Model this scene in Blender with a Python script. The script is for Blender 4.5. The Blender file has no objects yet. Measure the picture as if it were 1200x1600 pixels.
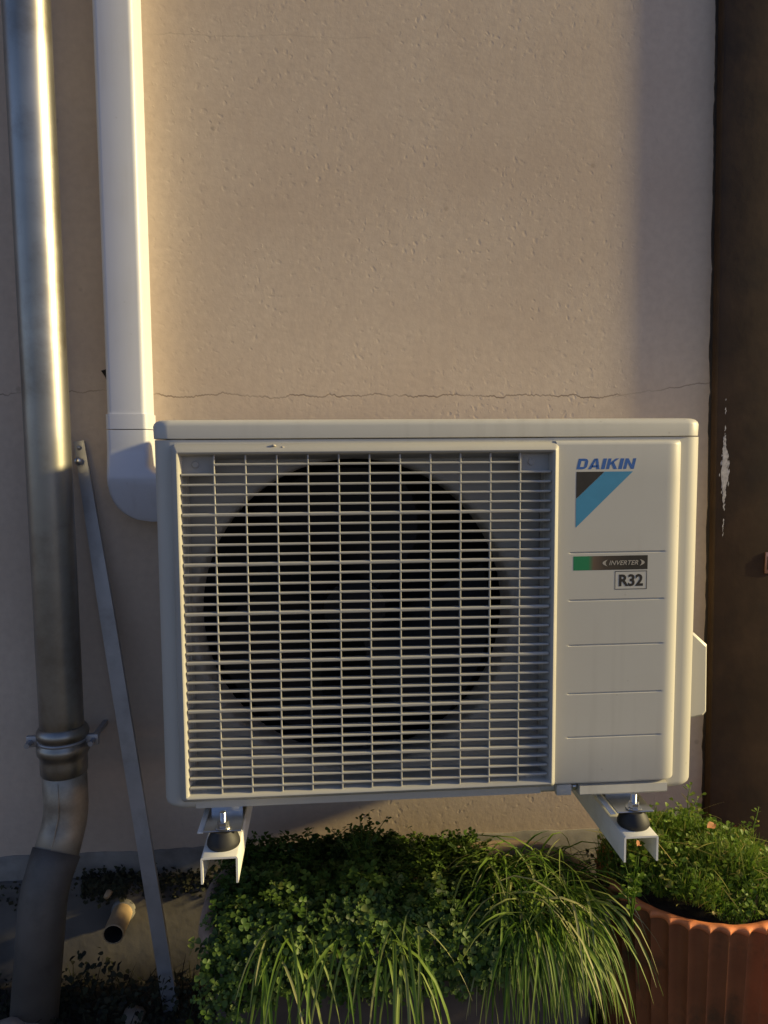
import bpy, bmesh, math, random
from mathutils import Vector, Matrix, noise
random.seed(7)
S = bpy.context.scene
C = S.collection
EYE = 1.02                                   # eye height; heights below are given relative to the eye, then lifted

# ------------------------------------------------------------------ camera
cam_d = bpy.data.cameras.new('camera'); cam = bpy.data.objects.new('camera', cam_d); C.objects.link(cam)
yaw, pitch, roll = 0.08188844, 0.08619517, -0.00660447
fwd = Vector((math.sin(yaw)*math.cos(pitch), math.cos(yaw)*math.cos(pitch), -math.sin(pitch)))
rgt = Vector((math.cos(yaw), -math.sin(yaw), 0)); up = rgt.cross(fwd)
r2 = rgt*math.cos(roll)+up*math.sin(roll); u2 = -rgt*math.sin(roll)+up*math.cos(roll)
m = Matrix((r2, u2, -fwd)).transposed().to_4x4(); m.translation = Vector((0, -1.45, EYE))
cam.matrix_world = m
cam_d.sensor_fit = 'HORIZONTAL'; cam_d.sensor_width = 36; cam_d.lens = 36
cam_d.clip_start = 0.02; cam_d.clip_end = 500
S.camera = cam
S.render.resolution_x, S.render.resolution_y = 768, 1024

# ------------------------------------------------------------------ light: low warm sun grazing the wall from the right, dusk sky
SUN_EL, SUN_TH = math.radians(18), math.radians(7.2)
Ldir = Vector((math.cos(SUN_EL)*math.cos(SUN_TH), -math.cos(SUN_EL)*math.sin(SUN_TH), math.sin(SUN_EL)))
w = bpy.data.worlds.new('World'); S.world = w; w.use_nodes = True
nt = w.node_tree; bg = nt.nodes['Background']
sky = nt.nodes.new('ShaderNodeTexSky'); sky.sky_type = 'NISHITA'; sky.sun_disc = False
sky.sun_elevation = SUN_EL; sky.sun_rotation = math.radians(90)+SUN_TH
tint = nt.nodes.new('ShaderNodeVectorMath'); tint.operation = 'MULTIPLY'; tint.inputs[1].default_value = (1.04, .85, .89)   # mauve dusk air
nt.links.new(sky.outputs[0], tint.inputs[0]); nt.links.new(tint.outputs[0], bg.inputs[0]); bg.inputs[1].default_value = 0.108
sky.ozone_density = 4.0; sky.dust_density = .6
sd = bpy.data.lights.new('sun', 'SUN'); sd.energy = 4.7; sd.angle = math.radians(3.4); sd.color = (1, .81, .38)
so = bpy.data.objects.new('sun', sd); C.objects.link(so)
so.rotation_euler = (-Ldir).to_track_quat('-Z', 'Y').to_euler(); so.location = Ldir*8
S.view_settings.view_transform = 'Standard'; S.view_settings.look = 'None'
S.view_settings.gamma = 1; S.view_settings.exposure = 0.40; S.view_settings.use_curve_mapping = False

# ------------------------------------------------------------------ helpers
def mat(name, col, rough=.6, metal=0., var=.0, vscale=8., bump=0., bscale=80., bdist=.001, dark=None, dscale=5., damt=0., spec=None, transl=0., tone=None, coat=0.):
    M = bpy.data.materials.new(name); M.use_nodes = True
    t = M.node_tree; N = t.nodes; L = t.links
    b = N['Principled BSDF']; b.inputs['Roughness'].default_value = rough; b.inputs['Metallic'].default_value = metal
    if spec is not None: b.inputs['Specular IOR Level'].default_value = spec
    tc = N.new('ShaderNodeTexCoord'); co = tc.outputs['Object']
    src = None
    rgb = N.new('ShaderNodeRGB'); rgb.outputs[0].default_value = (*col, 1); src = rgb.outputs[0]
    if tone is not None:
        a = N.new('ShaderNodeAttribute'); a.attribute_name = 'tone'
        r = N.new('ShaderNodeValToRGB'); L.new(a.outputs['Fac'], r.inputs[0])
        els = r.color_ramp.elements
        for i, c in enumerate(tone):
            p = i/(len(tone)-1)
            if i == 0: e = els[0]; e.position = 0
            elif i == 1: e = els[1]; e.position = p
            else: e = els.new(p)
            e.color = (*c, 1)
        src = r.outputs[0]
    if var:
        n = N.new('ShaderNodeTexNoise'); n.inputs['Scale'].default_value = vscale; n.inputs['Detail'].default_value = 6
        L.new(co, n.inputs['Vector'])
        mr = N.new('ShaderNodeMapRange'); mr.inputs[3].default_value = 1-var; mr.inputs[4].default_value = 1+var
        mr.inputs[1].default_value = .3; mr.inputs[2].default_value = .7
        L.new(n.outputs[0], mr.inputs[0])
        mx = N.new('ShaderNodeVectorMath'); mx.operation = 'SCALE'; L.new(src, mx.inputs[0]); L.new(mr.outputs[0], mx.inputs['Scale']); src = mx.outputs[0]
    if dark is not None:
        n = N.new('ShaderNodeTexNoise'); n.inputs['Scale'].default_value = dscale; n.inputs['Detail'].default_value = 8; n.inputs['Roughness'].default_value = .65
        L.new(co, n.inputs['Vector'])
        mr = N.new('ShaderNodeMapRange'); mr.inputs[1].default_value = .48; mr.inputs[2].default_value = .68; mr.inputs[4].default_value = damt
        L.new(n.outputs[0], mr.inputs[0])
        mx = N.new('ShaderNodeMixRGB'); mx.inputs[2].default_value = (*dark, 1)
        L.new(mr.outputs[0], mx.inputs[0]); L.new(src, mx.inputs[1]); src = mx.outputs[0]
    L.new(src, b.inputs['Base Color'])
    if bump:
        n = N.new('ShaderNodeTexNoise'); n.inputs['Scale'].default_value = bscale; n.inputs['Detail'].default_value = 5
        L.new(co, n.inputs['Vector'])
        bp = N.new('ShaderNodeBump'); bp.inputs['Strength'].default_value = bump; bp.inputs['Distance'].default_value = bdist
        L.new(n.outputs[0], bp.inputs['Height']); L.new(bp.outputs[0], b.inputs['Normal'])
    if transl:
        tr = N.new('ShaderNodeBsdfTranslucent'); L.new(src, tr.inputs[0])
        ms = N.new('ShaderNodeMixShader'); ms.inputs[0].default_value = transl
        L.new(b.outputs[0], ms.inputs[1]); L.new(tr.outputs[0], ms.inputs[2])
        L.new(ms.outputs[0], N['Material Output'].inputs[0])
    if coat: b.inputs['Coat Weight'].default_value = coat
    return M

def tag(o, label=None, cat=None, group=None, kind=None):
    if label: o['label'] = label
    if cat: o['category'] = cat
    if group: o['group'] = group
    if kind: o['kind'] = kind
    return o
def thing(name, label, cat, loc=(0, 0, 0), group=None):
    o = bpy.data.objects.new(name, None); C.objects.link(o); o.empty_display_size = .05
    o.location = (loc[0], loc[1], loc[2]+EYE)
    return tag(o, label, cat, group)
def wloc(o):
    p = Vector((0, 0, 0))
    while o: p += Vector(o.location); o = o.parent
    return p

class MB:
    "collects polygons in eye-relative world coordinates and links them as one mesh object"
    def __init__(s): s.v = []; s.f = []; s.tone = []
    def add(s, vs, fs, tone=None):
        b = len(s.v); s.v += [tuple(p) for p in vs]; s.f += [tuple(b+i for i in f) for f in fs]
        if tone is not None: s.tone += list(tone) if isinstance(tone, list) else [tone]*len(vs)
        return s
    def bm(s, bm):
        bm.verts.index_update()
        return s.add([v.co.copy() for v in bm.verts], [[v.index for v in f.verts] for f in bm.faces])
    def box(s, x0, x1, y0, y1, z0, z1, bev=0., seg=2):
        bm = bmesh.new(); bmesh.ops.create_cube(bm, size=1)
        for v in bm.verts: v.co = Vector(((x0+x1)/2+v.co.x*(x1-x0), (y0+y1)/2+v.co.y*(y1-y0), (z0+z1)/2+v.co.z*(z1-z0)))
        if bev: bmesh.ops.bevel(bm, geom=bm.edges[:], offset=bev, segments=seg, profile=.5, affect='EDGES')
        s.bm(bm); bm.free(); return s
    def loft(s, loops, closed=True, cap0=True, cap1=True):
        n = len(loops[0]); vs = [p for l in loops for p in l]; fs = []
        for k in range(len(loops)-1):
            for i in range(n if closed else n-1):
                j = (i+1) % n; fs.append((k*n+i, k*n+j, (k+1)*n+j, (k+1)*n+i))
        if cap0: fs.append(tuple(range(n-1, -1, -1)))
        if cap1: fs.append(tuple((len(loops)-1)*n+i for i in range(n)))
        return s.add(vs, fs)
    def tube(s, path, rad, n=20, caps=True):
        loops = []; P = [Vector(p) for p in path]
        rr = rad if isinstance(rad, (list, tuple)) else [rad]*len(P)
        ref = None
        for i, p in enumerate(P):
            d = (P[min(i+1, len(P)-1)]-P[max(i-1, 0)]).normalized()
            if ref is None: ref = Vector((0, 1, 0)) if abs(d.y) < .9 else Vector((1, 0, 0))
            a = (ref-d*ref.dot(d)).normalized(); b = d.cross(a); ref = a
            loops.append([p+(a*math.cos(2*math.pi*k/n)+b*math.sin(2*math.pi*k/n))*rr[i] for k in range(n)])
        return s.loft(loops, True, caps, caps)
    def lathe(s, prof, c=(0, 0, 0), n=24, wave=None, caps=(True, True)):
        loops = []
        for (r, z) in prof:
            L_ = []
            for k in range(n):
                a = 2*math.pi*k/n; rr = r*(wave(a, z) if wave else 1)
                L_.append((c[0]+rr*math.cos(a), c[1]+rr*math.sin(a), c[2]+z))
            loops.append(L_)
        return s.loft(loops, True, *caps)
    def build(s, name, material, parent=None, smooth=False, auto=None, at=None):
        root = wloc(parent) if parent else Vector((at[0], at[1], at[2]+EYE)) if at else Vector((0, 0, EYE))
        me = bpy.data.meshes.new(name)
        off = Vector((root.x, root.y, root.z-EYE))
        me.from_pydata([Vector(v)-off for v in s.v], [], s.f)
        if s.tone and len(s.tone) == len(s.v):
            a = me.attributes.new('tone', 'FLOAT', 'POINT'); a.data.foreach_set('value', s.tone)
        bm = bmesh.new(); bm.from_mesh(me); bmesh.ops.recalc_face_normals(bm, faces=bm.faces) if not s.tone else None; bm.to_mesh(me); bm.free()
        me.materials.append(material)
        if smooth or auto:
            me.shade_smooth()
            if auto: me.set_sharp_from_angle(angle=math.radians(auto))
        o = bpy.data.objects.new(name, me); C.objects.link(o)
        if parent: o.parent = parent
        else: o.location = root
        return o
def piece(name, me, parent, loc=(0, 0, 0), rot=None, sc=None):
    o = bpy.data.objects.new(name, me); C.objects.link(o); o.parent = parent; o.location = loc
    if rot: o.rotation_euler = rot
    if sc: o.scale = sc if isinstance(sc, (tuple, list)) else (sc, sc, sc)
    return o

def rrect(x0, x1, y0, y1, r, n=6):
    "rounded rectangle outline, counter-clockwise from the front-left"
    pts = []
    for cx, cy, a0 in ((x0+r, y0+r, 180), (x1-r, y0+r, 270), (x1-r, y1-r, 0), (x0+r, y1-r, 90)):
        for k in range(n+1):
            a = math.radians(a0+90*k/n); pts.append((cx+r*math.cos(a), cy+r*math.sin(a)))
    return pts

# ------------------------------------------------------------------ materials
plastic = mat('cream_painted_steel', (.55, .53, .475), .45, var=.03, vscale=5, bump=.06, bscale=260, bdist=.0004, dark=(.50, .45, .38), dscale=9, damt=.12)
def weather(M, amt=.5):
    t = M.node_tree; N = t.nodes; L = t.links; b = N['Principled BSDF']; src = b.inputs['Base Color'].links[0].from_socket
    tc = N.new('ShaderNodeTexCoord'); mp = N.new('ShaderNodeMapping'); mp.inputs['Scale'].default_value = (60, 60, 2.2); L.new(tc.outputs['Object'], mp.inputs[0])
    n = N.new('ShaderNodeTexNoise'); n.inputs['Scale'].default_value = 1; n.inputs['Detail'].default_value = 5; L.new(mp.outputs[0], n.inputs['Vector'])
    n2 = N.new('ShaderNodeTexNoise'); n2.inputs['Scale'].default_value = 6; n2.inputs['Detail'].default_value = 3; L.new(tc.outputs['Object'], n2.inputs['Vector'])
    r = N.new('ShaderNodeMapRange'); r.inputs[1].default_value = .50; r.inputs[2].default_value = .78; L.new(n.outputs[0], r.inputs[0])
    r2 = N.new('ShaderNodeMapRange'); r2.inputs[1].default_value = .40; r2.inputs[2].default_value = .66; r2.inputs[4].default_value = amt; L.new(n2.outputs[0], r2.inputs[0])
    mu = N.new('ShaderNodeMath'); mu.operation = 'MULTIPLY'; L.new(r.outputs[0], mu.inputs[0]); L.new(r2.outputs[0], mu.inputs[1])
    v = N.new('ShaderNodeTexVoronoi'); v.inputs['Scale'].default_value = 34; L.new(tc.outputs['Object'], v.inputs['Vector'])
    sp_ = N.new('ShaderNodeMapRange'); sp_.inputs[1].default_value = .035; sp_.inputs[2].default_value = .07; sp_.inputs[3].default_value = amt; sp_.inputs[4].default_value = 0; L.new(v.outputs['Distance'], sp_.inputs[0])
    mxm = N.new('ShaderNodeMath'); mxm.operation = 'MAXIMUM'; L.new(mu.outputs[0], mxm.inputs[0]); L.new(sp_.outputs[0], mxm.inputs[1])
    mx = N.new('ShaderNodeMixRGB'); mx.inputs[2].default_value = (.20, .17, .13, 1); L.new(mxm.outputs[0], mx.inputs[0]); L.new(src, mx.inputs[1]); L.new(mx.outputs[0], b.inputs['Base Color'])
weather(plastic, .20)
grille_m = mat('cream_grille_plastic', (.43, .415, .375), .5, var=.04, vscale=9, dark=(.40, .36, .30), dscale=14, damt=.25)
shroud_m = mat('shaded_shroud', (.36, .345, .32), .55, var=.06, vscale=10)  # casing colour darkened, painting in the shade behind the grille
black_m = mat('fan_black', (.011, .011, .013), .55, var=.1, spec=.3)
inner_m = mat('cabinet_inside', (.012, .012, .012), .7, var=.2)
duct_m = mat('white_pvc', (.62, .63, .69), .42, var=.03, vscale=4, bump=.04, bscale=40, bdist=.0005, dark=(.5, .46, .40), dscale=6, damt=.15)
weather(duct_m, .15)
zinc_m = mat('zinc_downpipe', (.36, .345, .315), .38, .93, var=.16, vscale=10, bump=.10, bscale=22, bdist=.002, dark=(.16, .13, .10), dscale=7, damt=.6)
dull_zinc_m = mat('dull_zinc', (.40, .345, .27), .52, .55, var=.22, vscale=12, bump=.12, bscale=30, bdist=.002, dark=(.13, .105, .08), dscale=9, damt=.7)
shaded_zinc_m = mat('shaded_zinc', (.15, .135, .12), .6, .35, var=.3, vscale=9, bump=.2, bscale=30, bdist=.002, dark=(.05, .045, .038), dscale=7, damt=.8)  # zinc darkened: shade around the pipe foot put into the colour
galv_m = mat('galvanised_steel', (.62, .63, .65), .28, 1., var=.12, vscale=40, bump=.1, bscale=90, bdist=.0005)
alu_m = mat('dull_aluminium', (.42, .42, .44), .45, .65, var=.12, vscale=14, bump=.1, bscale=60, bdist=.0006, dark=(.18, .17, .16), dscale=10, damt=.5)
rubber_m = mat('black_rubber', (.018, .017, .016), .6, var=.2, vscale=60)
bracket_m = mat('cream_bracket', (.82, .80, .74), .45, var=.05, vscale=15, dark=(.40, .33, .25), dscale=20, damt=.3)
brown_m = mat('brown_paint', (.052, .030, .016), .7, spec=.25, var=.25, vscale=14, bump=.25, bscale=45, bdist=.0015, dark=(.030, .020, .014), dscale=9, damt=.7)
sealant_m = mat('dark_edge_paint', (.030, .022, .017), .8, var=.3, vscale=40, bump=.3, bscale=90)
scuff_m = mat('grey_scuff', (.42, .40, .42), .85, var=.25, vscale=120)
copper_m = mat('pink_metal', (.55, .30, .22), .4, .6, var=.15, vscale=60)
stub_m = mat('tan_pvc', (.52, .36, .20), .5, var=.1, vscale=30, dark=(.2, .12, .07), dscale=30, damt=.4)
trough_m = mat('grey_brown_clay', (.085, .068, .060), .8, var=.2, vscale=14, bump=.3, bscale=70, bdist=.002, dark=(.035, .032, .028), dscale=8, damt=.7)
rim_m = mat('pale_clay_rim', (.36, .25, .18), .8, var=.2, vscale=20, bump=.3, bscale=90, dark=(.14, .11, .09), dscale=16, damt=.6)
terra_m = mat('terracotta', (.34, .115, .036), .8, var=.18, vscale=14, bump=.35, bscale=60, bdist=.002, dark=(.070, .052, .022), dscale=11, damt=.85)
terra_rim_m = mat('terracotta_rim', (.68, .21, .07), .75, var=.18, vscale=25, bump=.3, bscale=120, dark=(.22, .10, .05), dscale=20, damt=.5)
soil_m = mat('dark_soil', (.035, .026, .018), .95, var=.4, vscale=60, bump=.8, bscale=70, bdist=.01)
ground_m = mat('ground_soil', (.055, .045, .036), .95, var=.4, vscale=18, bump=.8, bscale=35, bdist=.012, dark=(.02, .018, .013), dscale=6, damt=.8)
stone_m = mat('pale_stone', (.30, .25, .20), .85, var=.25, vscale=20, bump=.5, bscale=40, bdist=.004)
moss_m = mat('moss', (.03, .035, .015), .95, tone=((.010, .010, .007), (.030, .034, .014), (.045, .040, .020)))
leaf_m = mat('clover_leaf', (.04, .08, .02), .5, tone=((.028, .055, .010), (.068, .125, .020), (.120, .185, .032), (.20, .22, .06)), transl=.25, spec=.3)
blade_m = mat('grass_blade', (.06, .1, .02), .5, tone=((.045, .110, .012), (.110, .200, .022), (.210, .300, .050), (.46, .44, .20)), transl=.35, spec=.25)
weed_m = mat('weed_green', (.05, .1, .02), .5, tone=((.050, .110, .014), (.115, .205, .022), (.185, .260, .036), (.36, .29, .10)), transl=.35, spec=.25)
dry_m = mat('dry_leaf', (.36, .15, .06), .8, var=.3, vscale=60)
blue_print = mat('blue_print', (.035, .13, .42), .5, var=.08, vscale=60)
cyan_print = mat('cyan_print', (.05, .26, .44), .5, var=.06, vscale=40)
dark_print = mat('dark_print', (.022, .018, .015), .5, var=.2, vscale=60)
pale_print = mat('pale_print', (.42, .38, .32), .5, var=.1, vscale=60)
hole_m = mat('dark_hole', (.02, .016, .014), .9, var=.2)

def strip_mat():
    M = mat('strip_print', (.02, .3, .1), .5); t = M.node_tree
    tc = t.nodes.new('ShaderNodeTexCoord'); sp = t.nodes.new('ShaderNodeSeparateXYZ'); t.links.new(tc.outputs['Generated'], sp.inputs[0])
    r = t.nodes.new('ShaderNodeValToRGB'); t.links.new(sp.outputs[0], r.inputs[0])
    e = r.color_ramp.elements
    e[0].position = .20; e[0].color = (.008, .20, .075, 1); e[1].position = .27; e[1].color = (.13, .085, .055, 1)
    k = e.new(.42); k.color = (.055, .038, .026, 1); k = e.new(.75); k.color = (.022, .017, .013, 1)
    t.links.new(r.outputs[0], t.nodes['Principled BSDF'].inputs['Base Color']); return M
strip_print = strip_mat()

def stucco_mat():
    M = bpy.data.materials.new('roughcast_render'); M.use_nodes = True
    t = M.node_tree; N = t.nodes; L = t.links; b = N['Principled BSDF']; b.inputs['Roughness'].default_value = .92
    b.inputs['Specular IOR Level'].default_value = .2
    tc = N.new('ShaderNodeTexCoord'); co = tc.outputs['Object']
    def noise_(sc, det=6, rough=.55, vec=co):
        n = N.new('ShaderNodeTexNoise'); n.inputs['Scale'].default_value = sc; n.inputs['Detail'].default_value = det; n.inputs['Roughness'].default_value = rough
        L.new(vec, n.inputs['Vector']); return n.outputs[0]
    def mth(op, a, b_=None, c_=None):
        n = N.new('ShaderNodeMath'); n.operation = op
        for i, v in enumerate((a, b_, c_)):
            if v is None: continue
            if isinstance(v, (int, float)): n.inputs[i].default_value = v
            else: L.new(v, n.inputs[i])
        return n.outputs[0]
    def rng(v, a, b_, c_=0., d=1.):
        n = N.new('ShaderNodeMapRange'); L.new(v, n.inputs[0])
        for i, q in enumerate((a, b_, c_, d)): n.inputs[i+1].default_value = q
        return n.outputs[0]
    def mix(f, c1, c2):
        n = N.new('ShaderNodeMixRGB')
        if isinstance(f, float): n.inputs[0].default_value = f
        else: L.new(f, n.inputs[0])
        for i, c in ((1, c1), (2, c2)):
            if isinstance(c, tuple): n.inputs[i].default_value = (*c, 1)
            else: L.new(c, n.inputs[i])
        return n.outputs[0]
    sx = N.new('ShaderNodeSeparateXYZ'); L.new(co, sx.inputs[0]); X, Z = sx.outputs[0], sx.outputs[2]
    base = mix(rng(noise_(3.2), .35, .65), (.59, .468, .362), (.655, .535, .42))
    base = mix(rng(noise_(1.3, 5, .6), .50, .70, 0, .30), base, (.46, .345, .26))
    base = mix(rng(noise_(70, 3), .35, .7, 0, .35), base, (.47, .365, .285))
    # hairline cracks: wandering lines of their own shape
    def crack(z0, slope, x0, x1, wd, a1, a2, strength):
        n1 = N.new('ShaderNodeTexNoise'); n1.noise_dimensions = '1D'; n1.inputs['Scale'].default_value = 7; n1.inputs['Detail'].default_value = 5; n1.inputs['Roughness'].default_value = .74
        L.new(mth('ADD', X, z0*13.7), n1.inputs['W'])
        zz = mth('ADD', mth('MULTIPLY', mth('SUBTRACT', n1.outputs[0], .5), a1), mth('MULTIPLY', X, slope))
        zz = mth('ADD', zz, z0)
        dist = mth('ABSOLUTE', mth('SUBTRACT', Z, zz))
        brk = rng(noise_(9, 3), .40, .58, .35, 1.)
        line = mth('MULTIPLY', rng(dist, wd*.35, wd, 1., 0.), brk)
        line = mth('MULTIPLY', line, rng(X, x0, x0+.02)); line = mth('MULTIPLY', line, rng(X, x1-.03, x1, 1., 0.))
        return mth('MULTIPLY', line, strength)
    ck = mth('MAXIMUM', crack(.093, 0., -.31, .60, .0020, .030, 0, .65), crack(.018, .131, .56, .80, .0016, .018, 0, .5))
    ck = mth('MAXIMUM', ck, crack(.73, .02, -.30, .12, .0018, .020, 0, .12))
    ck = mth('MAXIMUM', ck, crack(.10, 0., -1.2, -.38, .0018, .03, 0, .6))
    base = mix(ck, base, (.15, .10, .07))
    # small dark chips
    vo = N.new('ShaderNodeTexVoronoi'); vo.inputs['Scale'].default_value = 9; L.new(co, vo.inputs['Vector'])
    chip = rng(vo.outputs['Distance'], .03, .06, .30, 0.)
    base = mix(chip, base, (.22, .16, .12))
    # grime near the ground
    gz = rng(mth('ADD', Z, mth('MULTIPLY', mth('SUBTRACT', noise_(9, 8), .5), .12)), -.86, -.79, .6, 0.)
    base = mix(gz, base, (.27, .22, .165))
    L.new(base, b.inputs['Base Color'])
    # relief
    n1 = noise_(38, 5, .5); n2 = noise_(150, 3, .6)
    v2 = N.new('ShaderNodeTexVoronoi'); v2.inputs['Scale'].default_value = 62; v2.inputs['Randomness'].default_value = 1
    wv = N.new('ShaderNodeVectorMath'); wv.operation = 'ADD'; L.new(co, wv.inputs[0])
    nz = N.new('ShaderNodeTexNoise'); nz.inputs['Scale'].default_value = 55; L.new(co, nz.inputs['Vector'])
    sc = N.new('ShaderNodeVectorMath'); sc.operation = 'SCALE'; sc.inputs['Scale'].default_value = .02; L.new(nz.outputs['Color'], sc.inputs[0]); L.new(sc.outputs[0], wv.inputs[1])
    L.new(wv.outputs[0], v2.inputs['Vector'])
    pock = mth('MULTIPLY', rng(v2.outputs['Distance'], .10, .30, -1., 0.), rng(noise_(7, 3), .30, .72))
    lump = mth('MULTIPLY', rng(noise_(85, 2), .60, .72), rng(noise_(6, 3), .50, .66))
    low = mth('MAXIMUM', rng(Z, -.74, -.60, 1.3, .9), rng(Z, .05, .75, .9, .35))
    h = mth('ADD', mth('MULTIPLY', n1, .5), mth('MULTIPLY', n2, .36)); h = mth('ADD', h, mth('MULTIPLY', pock, .5)); h = mth('ADD', h, mth('MULTIPLY', lump, .4))
    h = mth('MULTIPLY', h, low)
    h = mth('SUBTRACT', h, mth('MULTIPLY', ck, .6))
    bp = N.new('ShaderNodeBump'); bp.inputs['Strength'].default_value = .42; bp.inputs['Distance'].default_value = .0016
    L.new(h, bp.inputs['Height']); L.new(bp.outputs[0], b.inputs['Normal'])
    return M
stucco_m = stucco_mat()
footing_m = mat('shaded_dirty_footing', (.13, .115, .10), .92, var=.25, vscale=9, bump=.4, bscale=40, bdist=.003, dark=(.05, .042, .035), dscale=5, damt=.8)  # base darkened to paint in shade at the wall foot, plus dirt blotches
plinth_m = mat('cement_plinth', (.27, .25, .22), .9, var=.22, vscale=11, bump=.35, bscale=45, bdist=.003, dark=(.12, .10, .085), dscale=7, damt=.75)

# ------------------------------------------------------------------ ground
GZ = -1.02
def ground():
    mb = MB()
    n = 60
    def axis(a, b, lo, hi):
        xs = [lo]+[a+(b-a)*i/n for i in range(n+1)]+[hi]; return xs
    xs = axis(-1.2, 1.2, -120, 120); ys = axis(-1.6, .1, -120, 30)
    vs = []
    for y in ys:
        for x in xs:
            ins = -1.2 < x < 1.2 and -1.6 < y < .1
            h = (noise.noise((x*6, y*6, 0))*.012+noise.noise((x*22, y*22, 3))*.006) if ins else 0
            vs.append((x, y, GZ+h))
    W = len(xs)
    fs = [(j*W+i, j*W+i+1, (j+1)*W+i+1, (j+1)*W+i) for j in range(len(ys)-1) for i in range(W-1)]
    mb.add(vs, fs); o = mb.build('ground', ground_m, smooth=True); o['kind'] = 'structure'
ground()

# ------------------------------------------------------------------ house wall
def edge_x(z): return .7585-.0128*z            # slightly leaning joint between render and gate post
house = thing('house_wall', 'beige roughcast house wall with hairline cracks behind the outdoor unit', 'wall', (0, 0, 0))
mb = MB()
zs = [-1.10, -.5, 0, .5, 1.0, 2.6]
mb.loft([[(-3.2, 0, z), (edge_x(z), 0, z), (edge_x(z), .2, z), (-3.2, .2, z)] for z in zs])
mb.build('render_face', stucco_m, house)
# cement plinth with an uneven upper edge, and a deeper footing course below it
def wavy_slab(x0, x1, ztop, zbot, y, amp, seed, n=120, back=.02, lip=.006):
    m_ = MB(); loops = []
    for i in range(n+1):
        x = x0+(x1-x0)*i/n
        t = ztop(x)+amp*(noise.noise((x*9, seed, 0))+.6*noise.noise((x*31, seed, 2)))
        yy = y+.0012*noise.noise((x*20, seed, 9))
        loops.append([(x, back, zbot), (x, yy, zbot), (x, yy, t-lip), (x, yy+lip*.6, t), (x, back, t+.002)])
    m_.loft(loops); return m_
wavy_slab(-3.2, .745, lambda x: -.772, -.835, -.005, .006, 1.3, 260).build('plinth_band', plinth_m, house, auto=40)
wavy_slab(-3.2, .745, lambda x: -.818, -1.10, -.022, .006, 5.1, 260, lip=.014).build('footing', footing_m, house, auto=40)
# chip by the cable duct and a stub of fixing on the ledge
mb = MB(); mb.add([(-.395, -.0015, .139), (-.381, -.0015, .143), (-.374, -.0015, .139), (-.375, -.0015, .121), (-.384, -.0015, .117), (-.388, -.0015, .128)], [(0, 1, 2, 3, 4, 5)])
mb.build('render_chip', hole_m, house)
mb = MB(); mb.tube([(-.407, -.02, -.835), (-.410, -.045, -.836)], [.007, .005], 8); mb.build('wall_plug', stub_m, house, smooth=True)
# moss and dirt on the ledge of the footing
def moss():
    mb = MB(); R = random.Random(5)
    for k in range(2600):
        x = R.choice((R.uniform(-.44, -.15), R.uniform(-.46, -.38), R.uniform(-.62, .7)))
        z = -.818+R.gauss(0, .010)-abs(R.gauss(0, .012)); y = -.010-R.random()*.022
        s_ = R.uniform(.002, .006); a = R.random()*6.28
        d1 = Vector((math.cos(a), -.4*R.random(), math.sin(a)))*s_; d2 = Vector((-math.sin(a), -.8*R.random(), math.cos(a)))*s_*.7
        p = Vector((x, y, z))
        mb.add([p-d1, p+d2, p+d1, p-d2], [(0, 1, 2, 3)], R.random())
    o = mb.build('moss', moss_m, house); o['kind'] = 'stuff'
moss()

# ------------------------------------------------------------------ brown post at the right, with gate beyond
post = thing('gate_post', 'dark brown painted post at the right edge of the beige wall', 'post', (.80, 0, GZ))
PF = -.0225
mb = MB()
mb.loft([[(edge_x(z)+.001, .12, z), (edge_x(z)+.001, PF+.004, z), (edge_x(z)+.003, PF+.001, z), (edge_x(z)+.007, PF, z), (edge_x(z)+.155, PF, z), (edge_x(z)+.155, .12, z)] for z in (-1.1, -.5, 0, .5, 1.2, 2.6)])
mb.build('post_board', brown_m, post, auto=30)
mb = MB(); loops = []
for i in range(181):
    z = -1.0+2.0*i/180
    wob = .0035*noise.noise((z*14, 2, 0))+.0022*noise.noise((z*55, 4, 0))
    x0 = edge_x(z)-.0035+wob
    loops.append([(x0, .001, z), (x0+.0012, -.0022, z), (edge_x(z)+.0016, -.0028, z), (edge_x(z)+.0016, .001, z)])
mb.loft(loops); mb.build('edge_paint', sealant_m, post)
# scuff of old grey paint on the corner
mb = MB(); R = random.Random(11)
for k in range(1100):
    t = R.random(); z = .02-.19*t+R.gauss(0, .004) if R.random() < .9 else .085-.06*R.random()
    core = max(0, 1-abs(z+.055)/.075)
    if R.random() > (.10+.9*core**1.2): continue
    xx = edge_x(z)+.0185+R.gauss(0, .0026)*(.25+core)
    s_ = R.uniform(.0010, .0030)*(.5+.7*core); a = R.gauss(1.45, .22)
    d1 = Vector((math.cos(a)*.5, 0, math.sin(a)))*s_*2.6; d2 = Vector((-math.sin(a), 0, math.cos(a)*.5))*s_*.7
    p = Vector((xx, PF-.0006-.0004*R.random(), z)); mb.add([p-d1, p+d2, p+d1, p-d2], [(0, 1, 2, 3)])
mb.build('paint_scuff', scuff_m, post)['kind'] = 'stuff'
pl = MB().box(.866, .890, PF-.004, PF-.0005, -.255, -.213, .001).build('strike_plate', copper_m, post, auto=30)
mb = MB().box(.8695, .8865, PF-.0062, PF-.0035, -.247, -.221, .0004); mb.build('plate_slot', hole_m, pl)
gate = thing('wooden_gate', 'dark brown boarded gate beyond the post at the right edge', 'gate', (1.4, 0, GZ))
for k in range(9):
    x0 = edge_x(0)+.165+k*.118
    MB().box(x0, x0+.114, -.012, .02, -.97, 1.1, .003).build('gate_board', brown_m, gate, auto=30)
for z in (-.75, .7):
    MB().box(edge_x(0)+.165, edge_x(0)+1.22, .0205, .055, z, z+.10, .003).build('gate_rail', brown_m, gate, auto=30)

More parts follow.
